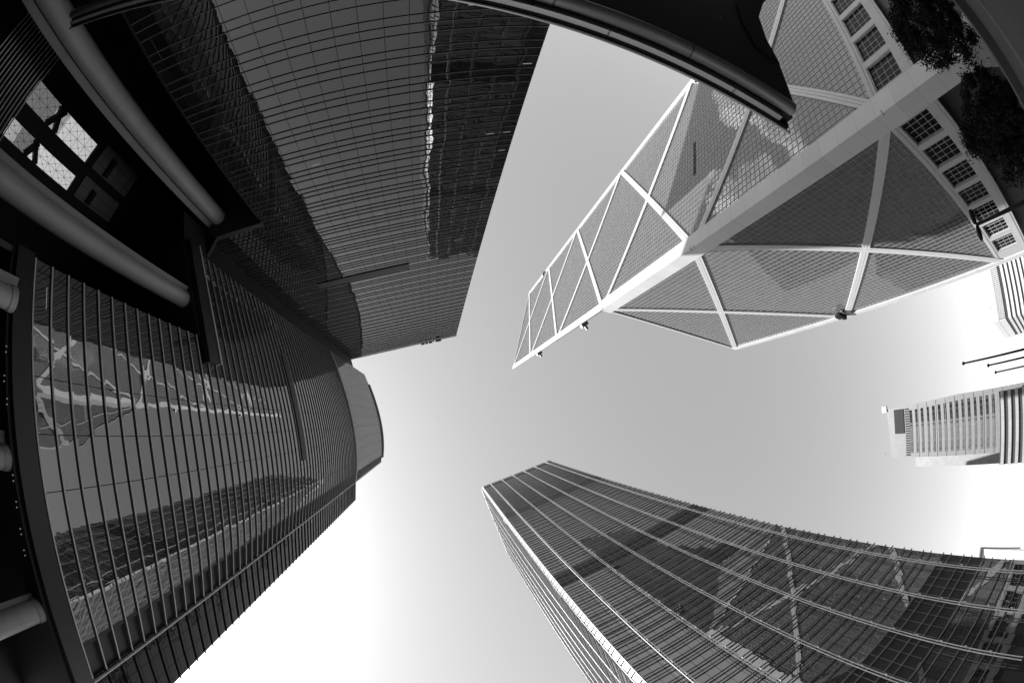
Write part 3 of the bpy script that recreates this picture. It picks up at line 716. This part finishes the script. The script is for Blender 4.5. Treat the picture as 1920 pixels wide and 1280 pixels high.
# ------------------------------------------------------------------ entrance canopy (top): straight front edge with rolled metal nosing
def canopy():
    p0, p1 = Vector((10.59, -8.68)), Vector((-20.4, -16.25))
    az = math.degrees(math.atan2((p1 - p0).y, (p1 - p0).x)); f = Frame(p0, az, -1)
    if f.n.dot(-p0) < 0: f = Frame(p0, az, 1)
    L = (p1 - p0).length; Z = 8.0
    t = thing('entrance_canopy', 'black entrance canopy with rolled metal edge jutting out from the dark tower', 'canopy', (*((p0 + p1) / 2), GZ))
    # outline of the slab: front edge, curved right end, back along the dark tower
    end = [(0, 0), (.35, -.5), (.25, -1.7), (.55, -2.6), (.95, -4.0), (1.0, -5.6), (.2, -8.2), (-1.6, -12.0), (-3.0, -15.5), (-3.0, -20)]
    slab = MB()
    pts = [f.xy(.30, -.75)] + [f.xy(s, o) for s, o in end[3:]] + [f.xy(L, -20), f.xy(L, -.75)]
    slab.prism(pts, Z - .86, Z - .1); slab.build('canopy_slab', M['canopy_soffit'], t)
    def roll(name, o, z, r, s0, s1, m_, sq=1.0):
        b = MB(); n = 16
        ring = [(o + r * math.cos(2 * math.pi * i / n) * sq, z + r * math.sin(2 * math.pi * i / n)) for i in range(n)]
        for i in range(n):
            j = (i + 1) % n
            b.face([f.p(s0, ring[i][0], ring[i][1]), f.p(s1, ring[i][0], ring[i][1]), f.p(s1, ring[j][0], ring[j][1]), f.p(s0, ring[j][0], ring[j][1])], [(s0, 0), (s1, 0), (s1, 1), (s0, 1)], smooth=True)
        b.face([f.p(s0, *q) for q in ring]); b.face([f.p(s1, *q) for q in reversed(ring)])
        b.build(name, m_, t, weld=True)
    roll('rolled_nosing', -.52, Z - .68, .25, .25, L, M['canopy_metal'], 1.1)
    gp = MB(); gp.fbox(f, .12, L, -.62, -.30, Z - .5, Z - .1); gp.build('shadow_gap', M['black'], t)
    fs = MB(); fs.fbox(f, .55, L, -.30, -.10, Z - .42, Z - .20); fs.build('edge_fascia', M['canopy_metal'], t)
    gt = MB(); gt.fbox(f, .1, L, -.28, -.06, Z - .19, Z - .03); gt.build('gutter', M['black'], t)
    roll('edge_lip', 0.0, Z - .06, .055, -.05, L + .1, M['canopy_lip'])
    # raised dark end panel that curves back, and the slab joints
    ep = MB(); pr = None
    for i in range(3, len(end) - 1):
        (s0, o0), (s1, o1) = end[i], end[i + 1]
        ep.face([f.p(s0, o0, Z - .9), f.p(s1, o1, Z - .9), f.p(s1 + 1.05, o1 - .1, Z - .9), f.p(s0 + 1.05, o0 - .1, Z - .9)])
        ep.face([f.p(s0, o0, Z - .9), f.p(s1, o1, Z - .9), f.p(s1, o1, Z - .05), f.p(s0, o0, Z - .05)])
    ep.build('end_panel', M['core'], t)
    for k in range(2):
        sp = MB(); c = f.p(3.0 + 1.0 * k, -3.5 - 1.4 * k, Z - .86); sp.tube(c, c - Vector((0, 0, .03)), .05, n=8); sp.build('downlight', M['steel'], t)
canopy()

# ------------------------------------------------------------------ far buildings on the right
def slabtower():
    t = thing('office_tower', 'pale tiled office tower with a dark sign panel near its top', 'office building', (252, 20, GZ))
    f = Frame((250.0, 3.6), 83.0, 1)
    if f.n.dot(-f.a) < 0: f = Frame((250.0, 3.6), 83.0, -1)
    W = 33.0; H = 148.0
    b = MB(); b.prism([f.xy(0, 0), f.xy(7, -26), f.xy(W, -26), f.xy(W, 0)], GZ, 92.0)
    b.hexa([f.p(0, 0, 92), f.p(W, 0, 92), f.p(W, -26, 92), f.p(7, -26, 92), f.p(3.4, 0, H), f.p(W, 0, H - 2.5), f.p(W, -26, H - 2.5), f.p(9, -26, H)])
    b.build('wall', M['pale_tile'], t)
    for i in range(15):
        z = 66 + 4.4 * i
        s0 = 3.0 if z < 92 else 3.2 + 3.4 * (z - 92) / (H - 92)
        wb = MB(); wb.fbox(f, s0, W - 2.6, .02, .12, z, z + 1.9); wb.build('window', M['far_window'], t)
    for s in range(12):
        z = 60 + 7.0 * s
        if z > 128: break
        rb = MB(); rb.fbox(f, .5 + max(0, 3.4 * (z - 92) / (H - 92)), W, .12, .22, z - .12, z + .12); rb.build('string_course', M['steel_dark'], t)
    sg = MB(); sg.fbox(f, 4.2, 18.5, .05, .4, 134.2, 141.8); sg.build('sign_panel', M['black'], t)
    for i in range(20):
        vt = MB(); vt.fbox(f, 4.2 + 1.42 * i, 4.9 + 1.42 * i, .03, .3, 130.0, 133.2); vt.build('vent', M['black'], t)
    cr = MB(); cr.fbox(f, 1.4, 5.0, -1, .8, H - .4, H + 3.2); cr.build('roof_cornice', M['white'], t)
    ws = MB(); ws.prism([f.xy(W - .2, -12), f.xy(W - .2, -24), f.xy(W + 9.2, -24), f.xy(W + 9.2, -12)], GZ, 132); ws.build('side_wing', M['wing_tile'], t)
    mast = MB(); mast.tube(f.p(W - 1, -2, H - 2.5), f.p(W - 2, -1, H + 5), .35, n=6); mast.tube(f.p(W - 3.2, -1, H + 3.2), f.p(W - .4, -1, H + 3.2), .25, n=6); mast.build('roof_mast', M['steel'], t)
    t2 = thing('annex_block', 'lower ribbed block in front of the tiled office tower', 'office building', (226, 20, GZ))
    g = Frame((224.0, 5.2), 84.0, 1)
    if g.n.dot(-g.a) < 0: g = Frame((224.0, 5.2), 84.0, -1)
    bb = MB(); bb.prism([g.xy(0, 0), g.xy(6, -22), g.xy(33, -22), g.xy(33, 0)], GZ, 56.0); bb.build('wall', M['dark_stone'], t2)
    for i in range(9):
        z = 55.0 - 4.6 * i
        s = MB(); s.fbox(g, -.2, 33.2, .01, .8, z - 2.0, z); s.build('spandrel', M['wing_tile'], t2)
slabtower()

def mirrorblock():
    # added unseen blocks that darken what the braced tower's right face mirrors
    for label, q, H in (('added dark block hidden behind the square tower, darkening the reflections in the braced tower', [(104, 92), (186, 76), (214, 150), (134, 172)], 205),
                        ('second added dark block, unseen and farther off, darkening the low reflections in the braced tower', [(224, 94), (330, 128), (300, 190), (215, 160)], 150)):
        t = thing('reflection_block', label, 'office building', (sum(p[0] for p in q) / 4, sum(p[1] for p in q) / 4, GZ))
        b = MB(); b.prism(q, GZ, H); b.build('wall', M['block_glass'], t)
        for i in range(4):
            a, c = Vector(q[i]), Vector(q[(i + 1) % 4]); f = Frame(a, math.degrees(math.atan2((c - a).y, (c - a).x)), -1); L = (c - a).length
            sp = MB()
            for k in range(int(H / 4.3) - 2): sp.fbox(f, 0, L, .0, .3, 6 + 4.3 * k, 7.4 + 4.3 * k)
            sp.build('spandrel', M['pale_tile'], t)
mirrorblock()

def stripetower():
    d = 335.0
    p = [pol(-14.6, d * 1.04), pol(-6.5, d), pol(-4.4, d * 1.12), pol(-10.5, d * 1.2)]
    t = thing('striped_tower', 'white tower with dark window stripes behind the braced tower', 'office building', (p[1].x, p[1].y, GZ))
    ZT = 82.0
    b = MB(); b.prism([tuple(q) for q in reversed(p)], GZ, ZT - .5); b.build('wall', M['dark_stone'], t)
    for i in range(2):
        a, c = p[i], p[i + 1]; az = math.degrees(math.atan2((c - a).y, (c - a).x)); f = Frame(a, az, 1)
        if f.n.dot(-a) < 0: f = Frame(a, az, -1)
        L = (c - a).length
        tp = MB(); tp.fbox(f, -.2, L, -.2, .8, ZT - 5, ZT); tp.build('parapet', M['white'], t)
        for k in range(14):
            z = ZT - 17 - 4.4 * k
            sp = MB(); sp.fbox(f, -.2, L, .01, .8, z, z + 2.4); sp.build('spandrel', M['white'], t)
        if i == 0:
            rb = MB()
            for k in range(40): rb.fbox(f, L * k / 40, L * k / 40 + L / 80, .01, .7, ZT - 11.5, ZT - 5)
            rb.build('roof_rib', M['white'], t)
            bx = MB(); bx.fbox(f, L * .45, L * .8, -8, -1, ZT, ZT + 3.4); bx.build('plant_room', M['white'], t)
        else:
            rb = MB(); rb.fbox(f, 0, L, .01, .7, ZT - 11.5, ZT - 5); rb.build('roof_rib', M['white'], t)
stripetower()

def flatblock():
    f = Frame(pol(19.25, 150), 19.0, 1)
    if f.n.dot(-f.a) < 0: f = Frame(pol(19.25, 150), 19.0, -1)
    t = thing('low_building', 'white building with a thin flat roof showing behind the square tower', 'building', (*f.xy(110, 0), GZ))
    a = pol(18.95, 430); c = pol(18.75, 760); back = pol(24, 470)
    b = MB(); b.prism([tuple(a), tuple(c), tuple(back)], GZ, 107.5); b.build('wall', M['white'], t)
    r = MB(); a2, c2, b2 = pol(18.75, 426), pol(18.55, 765), pol(25, 465); r.prism([tuple(a2), tuple(c2), tuple(b2)], 107.51, 109.0); r.build('roof_slab', M['steel_dark'], t)
flatblock()

# ------------------------------------------------------------------ flagpoles
pole_tops = [(30.0, -1.39, 10.4), (31.9, -1.01, 10.4), (34.3, -.52, 10.4)]
names = ['black flagpole closest to the braced tower in the row of three', 'middle black flagpole of the three bare ones', 'black flagpole nearest the pale tiled tower in the row of three']
def flagpole():
    t = thing('flagpole', names[0], 'flagpole', (0, 0, GZ), 'bare flagpoles in a row')
    b = MB(); b.tube((0, 0, GZ), (0, 0, 10.3), .11, .055, n=12); b.build('pole', M['black'], t, weld=False)
    t.children[0].matrix_parent_inverse = Matrix.Translation(-t.location)
    k = MB(); k.ball((0, 0, 10.38), .12, .12, .12); k.build('finial', M['black'], t)
    return t
fp = flagpole()
for i, (x, y, z) in enumerate(pole_tops):
    if i == 0: o = fp
    else:
        o = fp.copy(); C.objects.link(o)
        for ch in list(fp.children):
            c = ch.copy(); C.objects.link(c); c.parent = o
    o.location = (x, y, GZ); o['label'] = names[i]

# ------------------------------------------------------------------ street lamp with two heads
def streetlamp():
    c = pol(-17.4, 42.0)
    t = thing('street_lamp', 'black street lamp with two oval heads on a slim post', 'street lamp', (c.x, c.y, GZ))
    b = MB(); b.tube((c.x, c.y, GZ), (c.x, c.y, 9.35), .26, .15, n=12); b.build('post', M['black'], t)
    u = Vector((-math.sin(R(-17.4)), math.cos(R(-17.4)), 0))
    cr = MB(); cr.tube(Vector((c.x, c.y, 9.3)) - u * .5, Vector((c.x, c.y, 9.5)) + u * .5, .10, n=8); cr.build('crossarm', M['black'], t)
    for k in (-1, 1):
        h = MB(); m0 = Vector((c.x, c.y, 9.45 - .06 * k)) + u * (.72 * k)
        n = 12
        prof = [(-.66, .12), (-.56, .27), (-.2, .34), (.2, .34), (.54, .27), (.66, .12)]
        rings = []
        for q, r in prof:
            rings.append([m0 + u * q + Vector((0, 0, r * math.sin(2 * math.pi * i / n) * .8)) + Vector((u.y, -u.x, 0)) * (r * math.cos(2 * math.pi * i / n)) for i in range(n)])
        for a, c2 in zip(rings, rings[1:]):
            for i in range(n): h.face([a[i], a[(i + 1) % n], c2[(i + 1) % n], c2[i]], smooth=True)
        h.face(list(reversed(rings[0]))); h.face(rings[-1])
        h.build('lamp_head', M['black'], t)
streetlamp()

# ------------------------------------------------------------------ trees and planter in front of the bank tower
def tree(az, d, top, half, label, seed):
    rnd = random.Random(seed)
    c = pol(az, d)
    t = thing('tree', label, 'tree', (c.x, c.y, GZ), 'drooping trees by the braced tower')
    tr = MB(); tr.tube((c.x, c.y, GZ), (c.x + .1, c.y, 2.0), .24, .15, n=10)
    for k in range(9):
        a = 2 * math.pi * k / 9 + rnd.random(); z = .4 + 3.2 * rnd.random(); l = half * (.5 + .35 * rnd.random())
        tr.tube((c.x, c.y, z), (c.x + l * math.cos(a), c.y + l * math.sin(a), z + 1.2), .09, .03, n=6)
    tr.tube((c.x + .1, c.y, 2.0), (c.x, c.y, top * .8), .15, .05, n=8)
    tr.build('trunk', M['bark'], t)
    lf = MB()
    clumps = []
    for _ in range(120):
        a = rnd.random() * 2 * math.pi; v = rnd.random(); rr = half * (rnd.random() ** .45)
        z = -.6 + (top + .5) * v
        prof = math.sin(math.pi * min(1, max(.05, (v * .86 + .14)))) ** .6 * (1.0 if v < .65 else 1 - (v - .65) * .7)
        clumps.append((Vector((c.x + rr * prof * math.cos(a), c.y + rr * prof * math.sin(a), z)), .45 + .55 * rnd.random()))
    for p, r in clumps:
        for _ in range(150):
            q = p + Vector((rnd.gauss(0, .5), rnd.gauss(0, .5), rnd.gauss(0, .42))) * r
            a = rnd.random() * 2 * math.pi
            dv = Vector((math.cos(a) * .6, math.sin(a) * .6, -.15 - .9 * rnd.random())).normalized(); sd = dv.cross(Vector((rnd.gauss(0, 1), rnd.gauss(0, 1), rnd.gauss(0, 1)))).normalized()
            l, w2 = .28 + .34 * rnd.random(), .04 + .04 * rnd.random()
            lf.face([q - dv * l * .5, q + sd * w2, q + dv * l * .5, q - sd * w2])
    lf.build('crown', M['leaf'], t)
tree(-38.6, 40.0, 6.3, 4.3, 'dark drooping tree at the top edge, under the base windows of the braced tower', 3)
tree(-25.6, 39.0, 6.0, 4.2, 'dark drooping tree to the right of the pale corner column', 5)
def planter():
    f = Frame(pol(-42, 30), math.degrees(math.atan2((pol(-14, 30) - pol(-42, 30)).y, (pol(-14, 30) - pol(-42, 30)).x)), 1)
    if f.n.dot(-f.a) < 0: f = Frame(pol(-42, 30), math.degrees(math.atan2((pol(-14, 30) - pol(-42, 30)).y, (pol(-14, 30) - pol(-42, 30)).x)), -1)
    t = thing('planter_wall', 'low dark stone planter wall with a pale coping below the trees', 'low wall', (*f.xy(7, 0), GZ))
    b = MB(); b.fbox(f, -8, 24, -.5, 0, GZ, -.92); b.build('wall', M['dark_stone'], t)
    c = MB(); c.fbox(f, -8, 24, -.55, .06, -.92, -.80); c.build('coping', M['coping'], t)
    k = MB(); k.fbox(f, -60, 60, 12.0, 12.3, GZ - .02, GZ + .14); tag(k.build('kerb', M['coping']), kind='structure')
planter()
